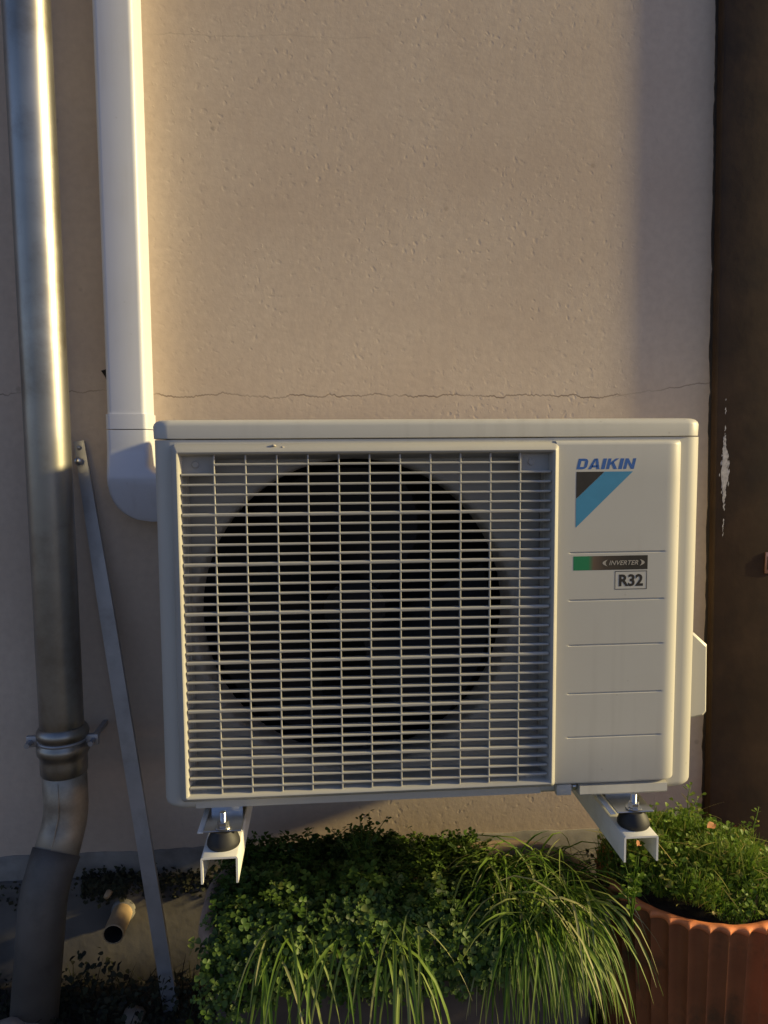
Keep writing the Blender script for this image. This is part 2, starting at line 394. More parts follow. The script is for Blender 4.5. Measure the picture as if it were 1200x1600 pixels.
# ------------------------------------------------------------------ downpipe
dp = thing('downpipe', 'round zinc downpipe with a clamped joint and bent foot on the left', 'downpipe', (-.46, -.085, GZ))
def axis_x(z): return -.4655-.0*z
mb = MB()
path = []; rad = []
for i in range(41):
    z = 2.4-(2.4+.545)*i/40
    path.append((-.4650+.0052*max(-1, min(1, -z)), -.086, z)); rad.append(.0372+.0004*noise.noise((0, 0, z*5)))
mb.tube(path, rad, 40); mb.build('pipe', zinc_m, dp, smooth=True)
# socket, beads
mb = MB(); c = (-.4615, -.086, 0)
prof = [(.0380, -.575), (.0398, -.572), (.0402, -.556), (.0396, -.548), (.0400, -.542), (.0440, -.536), (.0452, -.529), (.0440, -.522), (.0402, -.517), (.0398, -.512), (.0432, -.507), (.0445, -.501), (.0430, -.495), (.0392, -.490), (.0375, -.489)]
mb.lathe(prof, c, 40); mb.build('collar', zinc_m, dp, smooth=True)
mb = MB(); mb.lathe([(.0405, -.5175), (.0418, -.517), (.0418, -.5125), (.0405, -.512)], c, 40); cl = mb.build('clamp', alu_m, dp, smooth=True)
for s_ in (-1, 1):
    mb = MB().box(c[0]+s_*.0405-.001 if s_ > 0 else c[0]-.062, c[0]+.062 if s_ > 0 else c[0]-.0405+.001, -.091, -.081, -.526, -.506, .002)
    mb.tube([(c[0]+s_*.054, -.110, -.516), (c[0]+s_*.054, -.066, -.516)], .005, 6)
    mb.build('clamp_lug', alu_m, cl, auto=30)
mb = MB().box(c[0]+.047, c[0]+.055, -.081, 0, -.520, -.512); mb.build('clamp_stay', alu_m, cl)
# mitred offset, two bends
def bend_path(pts, rb=.02, n=6):
    out = []; P = [Vector(p) for p in pts]
    for i, p in enumerate(P):
        if i in (0, len(P)-1): out.append(p); continue
        a = p+(P[i-1]-p).normalized()*rb; b = p+(P[i+1]-p).normalized()*rb
        for k in range(n+1):
            t = k/n; out.append(a*(1-t)**2+p*2*t*(1-t)+b*t*t)
    return out
mb = MB(); pts = bend_path([(-.4615, -.086, -.56), (-.4600, -.088, -.655), (-.4735, -.127, -.7225)], .030, 7)
mb.tube(pts, [.0376]*(len(pts)-1)+[.0385], 36); mb.build('elbow', dull_zinc_m, dp, smooth=True)
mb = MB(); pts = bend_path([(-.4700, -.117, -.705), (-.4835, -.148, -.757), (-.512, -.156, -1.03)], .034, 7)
mb.tube(pts, [.0412, .0400]+[.0394]*(len(pts)-2), 36); mb.build('shoe', shaded_zinc_m, dp, smooth=True)
mb = MB(); q = [Vector((-.4612, -.1243, -.58)), Vector((-.4606, -.1250, -.615)), Vector((-.4612, -.1285, -.640)), Vector((-.4660, -.1420, -.673)), Vector((-.4725, -.1600, -.706))]
mb.tube(q, .0013, 6); mb.build('seam', dull_zinc_m, dp, smooth=True)
# ------------------------------------------------------------------ white cable duct
du = thing('cable_duct', 'white plastic pipe duct running down the wall and turning behind the unit', 'duct', (-.337, 0, -.13))
def duct_prof(x0, x1, d, r, inner=False):
    pts = [(x0, 0.001)]
    for k in range(6):
        a = math.radians(180+90*k/5); pts.append((x0+r+r*math.cos(a), -d+r+r*math.sin(a)))
    for k in range(6):
        a = math.radians(270+90*k/5); pts.append((x1-r+r*math.cos(a), -d+r+r*math.sin(a)))
    pts.append((x1, 0.001)); return pts
P0 = duct_prof(-.371, -.3035, -0+.066, .009)
mb = MB(); mb.loft([[(x, y, z) for x, y in P0] for z in (2.4, 1.2, .6, .3, .0515)]); mb.build('duct_cover', duct_m, du, auto=35)
P1 = duct_prof(-.3735, -.3010, .0685, .009)
mb = MB(); mb.loft([[(x, y, z) for x, y in P1] for z in (.058, .0565, .032)]); mb.build('coupling', duct_m, du, auto=35)
# elbow turning right behind the unit: the front plate follows a quarter curve
def duct_elbow():
    mb = MB(); zt, zb, R_ = .0305, -.133, .064; loops = []
    for i in range(45):
        z = zt+(zb-zt)*i/44
        cz = zb+R_; xl = -.3735 if z > cz else -.3735+R_-math.sqrt(max(0, R_*R_-(cz-z)**2))*.985
        xr = -.301 if z > -.030 else -.301+.070*min(1, ((-.030-z)/.034))**2.2
        if z > -.006: d = .0685
        elif z > -.053: d = .0685+.0085*((-.006-z)/.047)
        else: d = .077-.026*((-.053-z)/.080)**1.15
        loops.append([(x, y, z) for x, y in duct_prof(xl, xr, d, .009)])
    mb.loft(loops); return mb
el = duct_elbow().build('elbow', duct_m, du, auto=35)

# ------------------------------------------------------------------ slim metal bar leaning on the wall
bar = thing('metal_bar', 'slim grey metal bar leaning against the wall between pipe and unit', 'bar', (-.285, -.11, GZ))
a, b = Vector((-.4345, -.018, .012)), Vector((-.283, -.115, -1.02))
d = (b-a).normalized(); sd_ = Vector((1, 0, 0)); sd_ = (sd_-d*sd_.dot(d)).normalized(); nn = d.cross(sd_).normalized()
if nn.y > 0: nn = -nn
def barloop(p, w_, t_):
    s2 = [(-w_/2, .0), (w_/2, 0), (w_/2, -t_*5), (w_/2-t_, -t_*5), (w_/2-t_, -t_), (-w_/2, -t_)]
    return [p+sd_*x+nn*y for x, y in s2]
mb = MB(); mb.loft([barloop(a+(b-a)*t, .0185+.0075*min(1, t*3.2), .002) for t in (0, .06, .15, .31, .6, 1)]); mb.build('bar_profile', alu_m, bar)
q = a+(b-a)*.035+nn*.003
mb = MB(); mb.tube([q-sd_*.004, q-sd_*.004+nn*.006, q-sd_*.004+nn*.009], [.007, .007, .004], 10); mb.build('screw_head', galv_m, bar, smooth=True)
q = a+(b-a)*.012+nn*.003
mb = MB(); mb.tube([q, q+nn*.004], [.004, .003], 8); mb.build('rivet', alu_m, bar, smooth=True)

# ------------------------------------------------------------------ drain stub
st = thing('drain_stub', 'short tan drain pipe stub poking out of the plinth', 'pipe', (-.385, 0, -.877))
mb = MB(); n = 28; loops = []
for (r_, y_) in ((.0185, -.005), (.0188, -.096), (.0172, -.0975), (.0165, -.096)):
    loops.append([(-.385+r_*math.cos(2*math.pi*k/n), y_, -.877+r_*math.sin(2*math.pi*k/n)) for k in range(n)])
mb.loft(loops, True, False, False); mb.build('tube', stub_m, st, auto=40)
mb = MB(); mb.loft([[(-.385+r_*math.cos(2*math.pi*k/n), y_, -.877+r_*math.sin(2*math.pi*k/n)) for k in range(n)] for r_, y_ in ((.0164, -.0962), (.0160, -.05), (.0158, -.03))], True, False, True)
mb.build('bore', hole_m, st, smooth=True)  # black inner wall paints the shade inside the open pipe
mb = MB(); mb.tube([(-.385, -.015, -.877), (-.385, -.031, -.877)], [.0235, .0215], 20); mb.build('mortar_collar', plinth_m, st, smooth=True)

# ------------------------------------------------------------------ outdoor air conditioner unit
X0, X1, ZB, ZT, YF, YB = -.2290, .5530, -.5145, .0096, -.380, -.046
ac = thing('air_conditioner', 'cream outdoor air conditioner unit with square fan grille and blue lettering', 'air conditioner', ((X0+X1)/2, (YF+YB)/2, ZB))
GX0, GX1, GZ0, GZ1 = -.2035, .3370, -.4985, .0045       # grille frame outline
# cabinet: wrapped sheet with rounded corners, open where the fan sits
def cab_loop(dx, dz_unused=0):
    o = rrect(X0+dx, X1-dx, YF+dx, YB-dx, .026, 8)
    # open the front between the grille opening limits: build a thick C
    gl, gr = GX0+.020, GX1-.020
    outer = []
    pts = o
    n = 9
    FL = pts[0:n]; FR = pts[n:2*n]; BR = pts[2*n:3*n]; BL = pts[3*n:4*n]
    seq = [(gr, YF+dx)]+FR+BR+BL+FL+[(gl, YF+dx)]
    t = .010
    i = rrect(X0+dx+t, X1-dx-t, YF+dx+t, YB-dx-t, .016, 8)
    FLi = i[0:n]; FRi = i[n:2*n]; BRi = i[2*n:3*n]; BLi = i[3*n:4*n]
    inner = [(gr, YF+dx+t)]+FRi+BRi+BLi+FLi+[(gl, YF+dx+t)]
    return seq+inner[::-1]
mb = MB(); loops = []
for k in range(5):
    ang = math.radians(90*k/4); e = .012*(1-math.sin(ang)); z = ZB+.012*(1-math.cos(ang))
    loops.append([(x, y, z) for x, y in cab_loop(e)])
loops.append([(x, y, ZT) for x, y in cab_loop(0)])
mb.loft(loops); cab = mb.build('cabinet', plastic, ac, auto=40)
mb = MB().box(X0+.014, X1-.014, YF+.014, YB-.014, ZB+.0005, ZB+.006); mb.build('base_pan', plastic, ac)
# strips of the front above and below the grille
MB().box(GX0+.020, GX1-.020, YF, YF+.010, GZ1-.016, ZT-.0003).build('front_strip', plastic, ac)
MB().box(GX0+.020, GX1-.020, YF+.001, YF+.010, ZB+.002, GZ0+.018).build('front_strip', plastic, ac)
# lid
mb = MB(); loops = []
for (e, z) in ((.0015, .0105), (0, .0115), (-.0005, .028), (.0006, .0315), (.003, .0345), (.007, .0362), (.012, .0368)):
    loops.append([(x, y, z) for x, y in rrect(X0-.0003+e, X1-.0028-e, YF-.0020+e, YB-.003-e, .024, 8)])
mb.loft(loops); mb.build('top_panel', plastic, ac, auto=50)
# right-hand service panel: gently bowed sheet with pressed grooves
PX0, PX1, PZ0, PZ1 = .330, .5165, -.4930, .0050
def panel_y(x, z=0.):
    u = (x-PX0)/(PX1-PX0)
    y = YF-.0150
    e = PX1-x; r = .022
    if e < r: y += .75*(r-math.sqrt(max(0, r*r-(r-e)**2)))
    return min(y, YF+.004)
GRV = [-.1535, -.222, -.2875, -.3585, -.4235]
def service_panel():
    xs = [PX0+.004*i for i in range(0, 43)]; xs = [x for x in xs if x < PX1-.0225]
    r = .022
    xs += [PX1-r+r*math.sin(math.radians(a)) for a in (0, 12, 24, 36, 48, 58, 68, 76, 83, 90)]
    zs = [PZ0, PZ0+.001, PZ0+.003]
    for g in sorted(GRV): zs += [g-.006, g-.0016, g-.0006, g+.0006, g+.0016, g+.006]
    zs += [-.10, -.05, PZ1-.006, PZ1-.004, PZ1-.002, PZ1-.0007, PZ1]
    vs = []
    for z in zs:
        for x in xs:
            y = panel_y(x)
            for g in GRV:
                if abs(z-g) < .001 and .352 < x < .490: y += .0016
            top = PZ1-z
            if top < .006: y += .0075*(1-math.sqrt(max(0, 1-((.006-top)/.006)**2)))
            if z-PZ0 < .002: y += .0015*(1-(z-PZ0)/.002)
            vs.append((x, min(y, YF+.002), z))
    W = len(xs); fs = [(j*W+i, j*W+i+1, (j+1)*W+i+1, (j+1)*W+i) for j in range(len(zs)-1) for i in range(W-1)]
    # skirt back to the cabinet
    n0 = len(vs); rim = list(range(W))+[j*W+W-1 for j in range(1, len(zs))]+[(len(zs)-1)*W+i for i in range(W-2, -1, -1)]+[j*W for j in range(len(zs)-2, 0, -1)]
    for i_, k in enumerate(rim): vs.append((vs[k][0], YF+.003, vs[k][2]))
    R_ = len(rim)
    for i_ in range(R_): fs.append((rim[i_], n0+i_, n0+(i_+1) % R_, rim[(i_+1) % R_]))
    mb = MB(); mb.add(vs, fs); return mb
sp = service_panel().build('service_panel', plastic, ac, auto=35)
# lip under the panel and the dark notch beside it
mb = MB(); mb.loft([[(x, YF-.001, -.4965), (x, YF-.0125, -.4985), (x, YF-.0135, -.5100), (x, YF-.0115, -.5125), (x, YF+.004, -.5130)] for x in (.3715, .3725, .5025, .5035)])
mb.build('drip_lip', plastic, ac)
MB().box(.338, .361, YF-.0085, YF+.002, -.5135, -.4965, .002).build('corner_tab', plastic, ac, auto=30)
mb = MB(); mb.tube([(.3665, YF-.001, -.5020), (.3665, YF-.006, -.5020)], [.0045, .004], 10); mb.build('screw_head', galv_m, ac, smooth=True)
# ---- printed marks on the panel
def on_panel(mb, flat, tone=None):
    mb.add([(x, panel_y(x)-.00015, z) for x, z in flat], [tuple(range(len(flat)))]); return mb
def grid_strip(x0, x1, z0, z1, n=10, e=.00013):
    mb = MB(); xs = [x0+(x1-x0)*i/n for i in range(n+1)]
    vs = [(x, panel_y(x)-e, z) for z in (z0, z1) for x in xs]; W = n+1
    mb.add(vs, [(i, i+1, W+i+1, W+i) for i in range(n)]); return mb
def text_mesh(body, x0, x1, z0, z1, shear=0., bold=0., e=.00016):
    cu = bpy.data.curves.new('lettering', 'FONT'); cu.body = body; cu.shear = shear; cu.offset = bold; cu.resolution_u = 4
    o = bpy.data.objects.new('lettering', cu); C.objects.link(o)
    bpy.context.view_layer.update()
    me = bpy.data.meshes.new_from_object(o); vs = [v.co.copy() for v in me.vertices]; fs = [tuple(p.vertices) for p in me.polygons]
    bpy.data.objects.remove(o); bpy.data.curves.remove(cu); bpy.data.meshes.remove(me)
    ax0, ax1 = min(v.x for v in vs), max(v.x for v in vs); ay0, ay1 = min(v.y for v in vs), max(v.y for v in vs)
    out = []
    for v in vs:
        x = x0+(v.x-ax0)/(ax1-ax0)*(x1-x0); z = z0+(v.y-ay0)/(ay1-ay0)*(z1-z0); out.append((x, panel_y(x)-e, z))
    mb = MB(); mb.add(out, fs); return mb
# letters of the maker's word, drawn as slanted heavy strokes
def maker_word():
    mb = MB(); H = 1.0
    def poly(pts, ox, wd):
        out = [(ox+(x*wd+.20*y), y) for x, y in pts]; return out
    glyphs = []
    # each glyph: list of polygons in unit box
    Dp = [[(0, 0), (.30, 0), (.30, 1), (0, 1)], [(.30, 0), (.62, 0), (.70, .22), (.30, .22)], [(.30, .78), (.70, .78), (.62, 1), (.30, 1)], [(.62, 0), (.85, .06), (1, .26), (1, .74), (.85, .94), (.62, 1), (.70, .78), (.70, .22)]]
    Ap = [[(0, 0), (.27, 0), (.55, 1), (.34, 1)], [(.73, 0), (1, 0), (.66, 1), (.45, 1)], [(.235, .17), (.77, .17), (.72, .37), (.29, .37)]]
    Ip = [[(0, 0), (1, 0), (1, 1), (0, 1)]]
    Kp = [[(0, 0), (.28, 0), (.28, 1), (0, 1)], [(.28, .36), (.44, .50), (1.0, 1), (.68, 1), (.28, .62)], [(.70, 0), (1.02, 0), (.58, .66), (.38, .50)]]
    Np = [[(0, 0), (.27, 0), (.27, 1), (0, 1)], [(.73, 0), (1, 0), (1, 1), (.73, 1)], [(.73, 0), (.73, .35), (.27, 1), (.27, .62)]]
    cur = 0
    for g, wd in ((Dp, .86), (Ap, .98), (Ip, .30), (Kp, .92), (Ip, .30), (Np, .90)):
        for p in g: glyphs.append(poly(p, cur, wd))
        cur += wd+.13
    xm = max(x for p in glyphs for x, _ in p)
    for p in glyphs:
        on_panel(mb, [(.3585+x/xm*.0865, -.0350+y*.0150) for x, y in p])
    return mb
maker_word().build('blue_lettering', blue_print, sp)
on_panel(MB(), [(.3585, -.0385), (.3585, -.0765), (.3990, -.0385)]).build('dark_triangle', dark_print, sp)
on_panel(MB(), [(.3995, -.0385), (.3585, -.0770), (.3587, -.1175), (.4405, -.0385)]).build('blue_band', cyan_print, sp)
bs = grid_strip(.3560, .4650, -.1788, -.1585, 12).build('badge_strip', strip_print, sp)
text_mesh('INVERTER', .4080, .4510, -.1720, -.1655, .3, .01, .0003).build('strip_lettering', pale_print, bs)
def arc(mb, cx, cz, s_):
    n = 10
    o = [(cx-s_*(.0075-.0075*((2*k/n-1)**2)), cz+.0048*(2*k/n-1)) for k in range(n+1)]
    i_ = [(cx-s_*(.0030-.0030*((2*k/n-1)**2)), cz+.0048*(2*k/n-1)) for k in range(n+1)]
    for k in range(n): mb.add([(x, panel_y(x)-.0003, z) for x, z in (o[k], o[k+1], i_[k+1], i_[k])], [(0, 1, 2, 3)])
for cx_, s_ in ((.4060, 1), (.4530, -1)):
    mb = MB(); arc(mb, cx_, -.1688, s_); mb.build('strip_arc', pale_print, bs)
bf = MB(); t = .0009; bx0, bx1, bz0, bz1 = .4170, .4645, -.2075, -.1808
for (a0, a1, c0, c1) in ((bx0, bx1, bz0, bz0+t), (bx0, bx1, bz1-t, bz1), (bx0, bx0+t, bz0+t, bz1-t), (bx1-t, bx1, bz0+t, bz1-t)):
    on_panel(bf, [(a0, c0), (a1, c0), (a1, c1), (a0, c1)])
bf = bf.build('badge_frame', dark_print, sp)
text_mesh('R32', .4232, .4588, -.2030, -.1855, 0, .035, .00016).build('badge_lettering', dark_print, bf)

# ---- fan grille: frame, slats, ribs
def frame_mesh():
    mb = MB()
    sec = [(0, YF+.004), (.0008, YF-.006), (.0030, YF-.0135), (.0100, YF-.0248), (.0118, YF-.0255), (.0136, YF-.0248), (.0150, YF-.0225), (.0220, YF+.012), (.0205, YF+.013)]
    loops = []
    cr = .004
    for dd, y in sec:
        r_ = max(.0012, .007-dd*.4)
        loops.append([(x, y, z) for x, z in rrect(GX0+dd, GX1-dd, GZ0+dd, GZ1-dd, r_, 4)])
    mb.loft(loops, True, False, False); return mb
gr = frame_mesh().build('fan_grille', grille_m, ac, auto=38)
root = wloc(ac); ro = Vector((root.x, root.y, root.z-EYE))
def slat_mesh(L_, th, dep):
    me = bpy.data.meshes.new('slat'); e = th*.28
    sec = [(-dep, -th*.32), (-dep, th*.32), (-e, th/2), (0, th/2-e), (0, -th/2+e), (-e, -th/2)]   # (depth from the front edge, z)
    vs = [(x, -y, z) for x in (-L_/2, L_/2) for y, z in sec]; n = 6
    fs = [(i, (i+1) % n, n+(i+1) % n, n+i) for i in range(n)]+[tuple(range(n-1, -1, -1)), tuple(range(n, 2*n))]
    me.from_pydata(vs, [], fs)
    bm = bmesh.new(); bm.from_mesh(me); bmesh.ops.recalc_face_normals(bm, faces=bm.faces); bm.to_mesh(me); bm.free()
    me.materials.append(grille_m); return me
ribX = [-.1430+.04195*i for i in range(11)]
full = GX1-GX0-.034; cxg = (GX0+GX1)/2
SY = YF-.0215
thin = slat_mesh(full, .0034, .0098); thick = slat_mesh(full, .0050, .0118)
short = slat_mesh(ribX[-1]-ribX[0], .0034, .0095)
for i in range(35):
    z = -.0240-.01362*i
    if i in (0, 34): piece('slat', short, gr, Vector(((ribX[0]+ribX[-1])/2, SY, z))-ro)
    else: piece('slat', thick if i % 5 == 0 else thin, gr, Vector((cxg, SY, z))-ro)
rm = bpy.data.meshes.new('rib')
mb = MB().box(-.0011, .0011, .0002, .0055, GZ0+.016, GZ1-.016, .0005, 1)
rm.from_pydata(mb.v, [], mb.f); rm.materials.append(grille_m)
for x in ribX: piece('rib', rm, gr, Vector((x, SY, 0))-ro)
for (x0, x1) in ((GX0+.017, ribX[0]), (ribX[-1], GX1-.017)):
    for (z0, z1) in ((-.0385, GZ1-.014), (GZ0+.014, -.0240-.01362*33-.001)):
        mb = MB().box(x0, x1-.0005, SY+.0105, SY+.0125, z0, z1)
        mb.tube([((x0+x1)/2-.004, SY+.0107, (z0+z1)/2), ((x0+x1)/2-.004, SY+.0085, (z0+z1)/2)], [.005, .0042], 10)
        mb.build('corner_plate', shroud_m, gr)
for (x, z) in ((-.063, .0015), (-.051, -.0012)):
    mb = MB(); mb.lathe([(.0035, -.0002), (.0033, .0012), (.002, .0022), (.0003, .0026)], (x, YF-.016, z-.0012), 10); mb.build('grit', pale_print, gr, smooth=True)
# ---- shroud with bell mouth
FCX, FCZ, FR = .0480, -.2440, .2260
def shroud():
    mb = MB(); yS = YF+.018; n = 72
    x0, x1, z0, z1 = GX0+.010, GX1-.010, GZ0+.008, GZ1-.008
    def sq(a):
        c_, s_ = math.cos(a), math.sin(a)
        k = min((x1-FCX)/c_ if c_ > 1e-6 else 9e9, (x0-FCX)/c_ if c_ < -1e-6 else 9e9, (z1-FCZ)/s_ if s_ > 1e-6 else 9e9, (z0-FCZ)/s_ if s_ < -1e-6 else 9e9)
        return (FCX+c_*k, FCZ+s_*k)
    angs = sorted([2*math.pi*k/n for k in range(n)]+[math.atan2(z-FCZ, x-FCX) % (2*math.pi) for x in (x0, x1) for z in (z0, z1)])
    loops = [[(sq(a)[0], yS, sq(a)[1]) for a in angs]]
    for (r_, y) in ((FR+.010, yS), (FR+.005, yS+.0012), (FR+.0015, yS+.005), (FR, yS+.010), (FR-.001, yS+.060), (FR+.004, yS+.075)):
        loops.append([(FCX+r_*math.cos(a), y, FCZ+r_*math.sin(a)) for a in angs])
    mb.loft(loops, True, False, False); return mb
shroud().build('fan_shroud', shroud_m, ac, auto=35)
MB().box(X0+.012, X1-.012, -.16, -.15, ZB+.008, ZT-.004).build('coil', inner_m, ac)
# ---- fan
fan = MB(); fan.tube([(FCX, YF+.050, FCZ), (FCX, YF+.054, FCZ), (FCX, YF+.11, FCZ)], [.036, .046, .047], 28); fan = fan.build('fan', black_m, ac, auto=40)
def fan_blade(a0):
    mb = MB(); nr, na = 8, 9; vs = []
    for i in range(nr+1):
        r_ = .044+(FR-.014-.044)*i/nr
        wd = math.radians(58+22*math.sin(math.pi*min(1, i/nr*.9))); sw = .50*(i/nr)**1.3
        for j in range(na+1):
            t = j/na; a = a0+sw+wd*(t-.5)
            y = YF+.058+.055*(t)-.006*math.sin(math.pi*t)
            vs.append((FCX+r_*math.cos(a), y, FCZ+r_*math.sin(a)))
    W = na+1; fs = [(i*W+j, i*W+j+1, (i+1)*W+j+1, (i+1)*W+j) for i in range(nr) for j in range(na)]
    vs2 = [(x, y+.0025, z) for x, y, z in vs]; n0 = len(vs)
    mb.add(vs+vs2, fs+[tuple(n0+k for k in f[::-1]) for f in fs]+[((nr)*W+j, nr*W+j+1, n0+nr*W+j+1, n0+nr*W+j) for j in range(na)]+[(i*W, (i+1)*W, n0+(i+1)*W, n0+i*W) for i in range(nr)]+[(i*W+na, (i+1)*W+na, n0+(i+1)*W+na, n0+i*W+na) for i in range(nr)])
    return mb
for k in range(3): fan_blade(math.radians(75+120*k)).build('fan_blade', black_m, fan, auto=40)
# ---- valve cover on the right flank
mb = MB(); loops = []
for (y, e) in ((-.295, .003), (-.292, 0), (-.140, 0)):
    loops.append([(X1-.003, y, -.296-e), (X1+.036-e, y, -.300-e), (X1+.058-e, y, -.320-e), (X1+.060-e, y, -.430+e), (X1+.055-e, y, -.436+e), (X1-.003, y, -.446+e)])
mb.loft(loops); mb.build('valve_cover', plastic, ac, auto=25)
# ---- feet of the unit
for fx0, fx1 in ((-.1665, -.1145), (.4145, .4685)):
    mb = MB().box(fx0, fx1, -.428, -.12, -.5245, -.5225, .0006, 1)
    mb.box(fx0+.004, fx1-.004, YF+.008, YF+.010, -.5225, ZB+.004)
    ft = mb.build('foot', galv_m, ac)
    mb = MB().box(fx0-.0085, fx0-.0006, -.424, -.14, -.5275, -.5255, .0005, 1); mb.build('foot_flange', bracket_m, ft)

# ------------------------------------------------------------------ wall brackets under the unit
def bracket(x0, label):
    br = thing('wall_bracket', label, 'bracket', (x0+.025, 0, -.59), 'brackets carrying the outdoor unit')
    x1, zt, t, h = x0+.0495, -.5465, .0028, .037
    mb = MB(); sec = [(x0, zt-h), (x0, zt-.003), (x0+.001, zt-.0008), (x0+.003, zt), (x1-.003, zt), (x1-.001, zt-.0008), (x1, zt-.003), (x1, zt-h), (x1-t, zt-h), (x1-t, zt-t), (x0+t, zt-t), (x0+t, zt-h)]
    mb.loft([[(x, y, z) for x, z in sec] for y in (-.452, -.004)]); mb.build('arm', bracket_m, br, auto=35)
    mb = MB().box(x0+.002, x1-.002, -.030, -.0005, zt-.045, zt+.38, .002); mb.build('upright', bracket_m, br, auto=30)
    cx, cy = (x0+x1)/2+.002, -.418
    mb = MB(); mb.lathe([(.0215, 0), (.0228, .0025), (.0222, .007), (.0195, .014), (.016, .0195), (.0145, .0215)], (cx, cy, zt+.0002), 28); pad = mb.build('rubber_pad', rubber_m, br, auto=50)
    mb = MB(); mb.tube([(cx, cy, zt+.018), (cx, cy, zt+.046)], [.0042, .0040], 12)
    for k in range(7): mb.lathe([(.0042, 0), (.0046, .0008), (.0042, .0016)], (cx, cy, zt+.034+.0017*k), 12)
    bolt = mb.build('bolt', galv_m, br, auto=40)
    mb = MB(); mb.lathe([(.0078, 0), (.0082, .0005), (.0082, .0060), (.0074, .0066)], (cx, cy, zt+.0268), 6); mb.lathe([(.0115, 0), (.0115, .0014)], (cx, cy, zt+.0250), 20); mb.build('nut', galv_m, bolt)
    return br
bracket(-.1670, 'cream channel bracket end under the left part of the unit, over dark leaves')
bracket(.4155, 'sunlit cream channel bracket end under the right part of the unit, beside the terracotta pot')

# ------------------------------------------------------------------ trough planter
TX0, TX1, TY0, TY1, TZ = -.190, .440, -.420, -.138, -.712
tr = thing('trough_planter', 'long grey brown trough planter with pale rim below the unit', 'planter', ((TX0+TX1)/2, (TY0+TY1)/2, GZ))
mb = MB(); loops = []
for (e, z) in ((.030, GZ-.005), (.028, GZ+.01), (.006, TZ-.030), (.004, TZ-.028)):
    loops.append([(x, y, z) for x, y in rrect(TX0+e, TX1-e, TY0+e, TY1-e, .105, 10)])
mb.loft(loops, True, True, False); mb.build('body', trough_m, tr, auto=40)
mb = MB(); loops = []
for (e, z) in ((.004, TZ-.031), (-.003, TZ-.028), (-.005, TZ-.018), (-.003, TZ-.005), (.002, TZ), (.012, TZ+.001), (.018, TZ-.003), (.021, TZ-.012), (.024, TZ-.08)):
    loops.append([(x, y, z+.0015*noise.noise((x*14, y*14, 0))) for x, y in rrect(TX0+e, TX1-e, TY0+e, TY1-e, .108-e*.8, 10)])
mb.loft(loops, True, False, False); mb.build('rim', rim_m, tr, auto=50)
mb = MB(); mb.add([(x, y, TZ-.045) for x, y in rrect(TX0+.020, TX1-.020, TY0+.020, TY1-.020, .09, 8)], [tuple(range(36))]); mb.build('soil', soil_m, tr)

# ------------------------------------------------------------------ terracotta pot
PCX, PCY, PRZ, PR = .598, -.303, -.692, .157
pot = thing('terracotta_pot', 'large fluted terracotta pot full of weeds at the right', 'pot', (PCX, PCY, GZ))
NF = 36
def channel(a): return abs(math.sin(NF*a/2))**.75
def flute(a, z): return 1-.080*channel(a)
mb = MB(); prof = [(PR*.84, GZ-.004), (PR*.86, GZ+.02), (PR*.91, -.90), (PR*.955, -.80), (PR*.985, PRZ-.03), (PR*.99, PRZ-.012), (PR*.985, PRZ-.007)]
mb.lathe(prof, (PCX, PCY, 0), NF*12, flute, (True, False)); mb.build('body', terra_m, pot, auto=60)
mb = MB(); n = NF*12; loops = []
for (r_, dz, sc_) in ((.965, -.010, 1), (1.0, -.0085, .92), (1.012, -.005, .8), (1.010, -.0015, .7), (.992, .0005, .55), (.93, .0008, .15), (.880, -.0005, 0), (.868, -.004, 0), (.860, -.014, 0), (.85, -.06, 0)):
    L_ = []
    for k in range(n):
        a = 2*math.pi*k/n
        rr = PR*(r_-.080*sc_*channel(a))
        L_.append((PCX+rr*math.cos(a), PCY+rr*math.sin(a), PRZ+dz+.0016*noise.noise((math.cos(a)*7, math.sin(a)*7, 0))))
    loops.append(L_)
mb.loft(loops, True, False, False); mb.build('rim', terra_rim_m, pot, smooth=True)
mb = MB(); mb.add([(PCX+PR*.855*math.cos(2*math.pi*k/40), PCY+PR*.855*math.sin(2*math.pi*k/40), PRZ-.018) for k in range(40)], [tuple(range(40))]); mb.build('soil', soil_m, pot)

# ------------------------------------------------------------------ plants
def blade_geo(p0, d0, L_, w_, g, R, n=7, fold=.35, curl=0.):
    p = Vector(p0); d_ = Vector(d0).normalized(); ds = L_/n; vs = []; fs = []
    tw = R.uniform(-.5, .5); sway = Vector((R.uniform(-1, 1), R.uniform(-1, 1), 0))*curl
    for i in range(n+1):
        t = i/n
        sd1 = d_.cross(Vector((0, 0, 1)))
        if sd1.length < .05: sd1 = Vector((math.cos(tw*5), math.sin(tw*5), 0))
        sd1.normalize(); nm = sd1.cross(d_).normalized()
        sd1 = (sd1*math.cos(tw)+nm*math.sin(tw)).normalized(); nm = sd1.cross(d_).normalized()
        ww = w_*.5*min(1, .55+t*1.6)*(1-t**3.0)+.00012
        vs += [p-sd1*ww+nm*ww*fold, p, p+sd1*ww+nm*ww*fold]
        if i < n:
            b_ = 3*i; fs += [(b_, b_+1, b_+4, b_+3), (b_+1, b_+2, b_+5, b_+4)]
        p = p+d_*ds; d_ = (d_+(Vector((0, 0, -1))*g+sway)*ds).normalized()
        if d_.z < -.97: sway *= 0
    return vs, fs
def mesh_piece(name, geo, tone, material, parent):
    mb = MB(); mb.add(*geo, tone); return mb.build(name, material, parent, smooth=True)

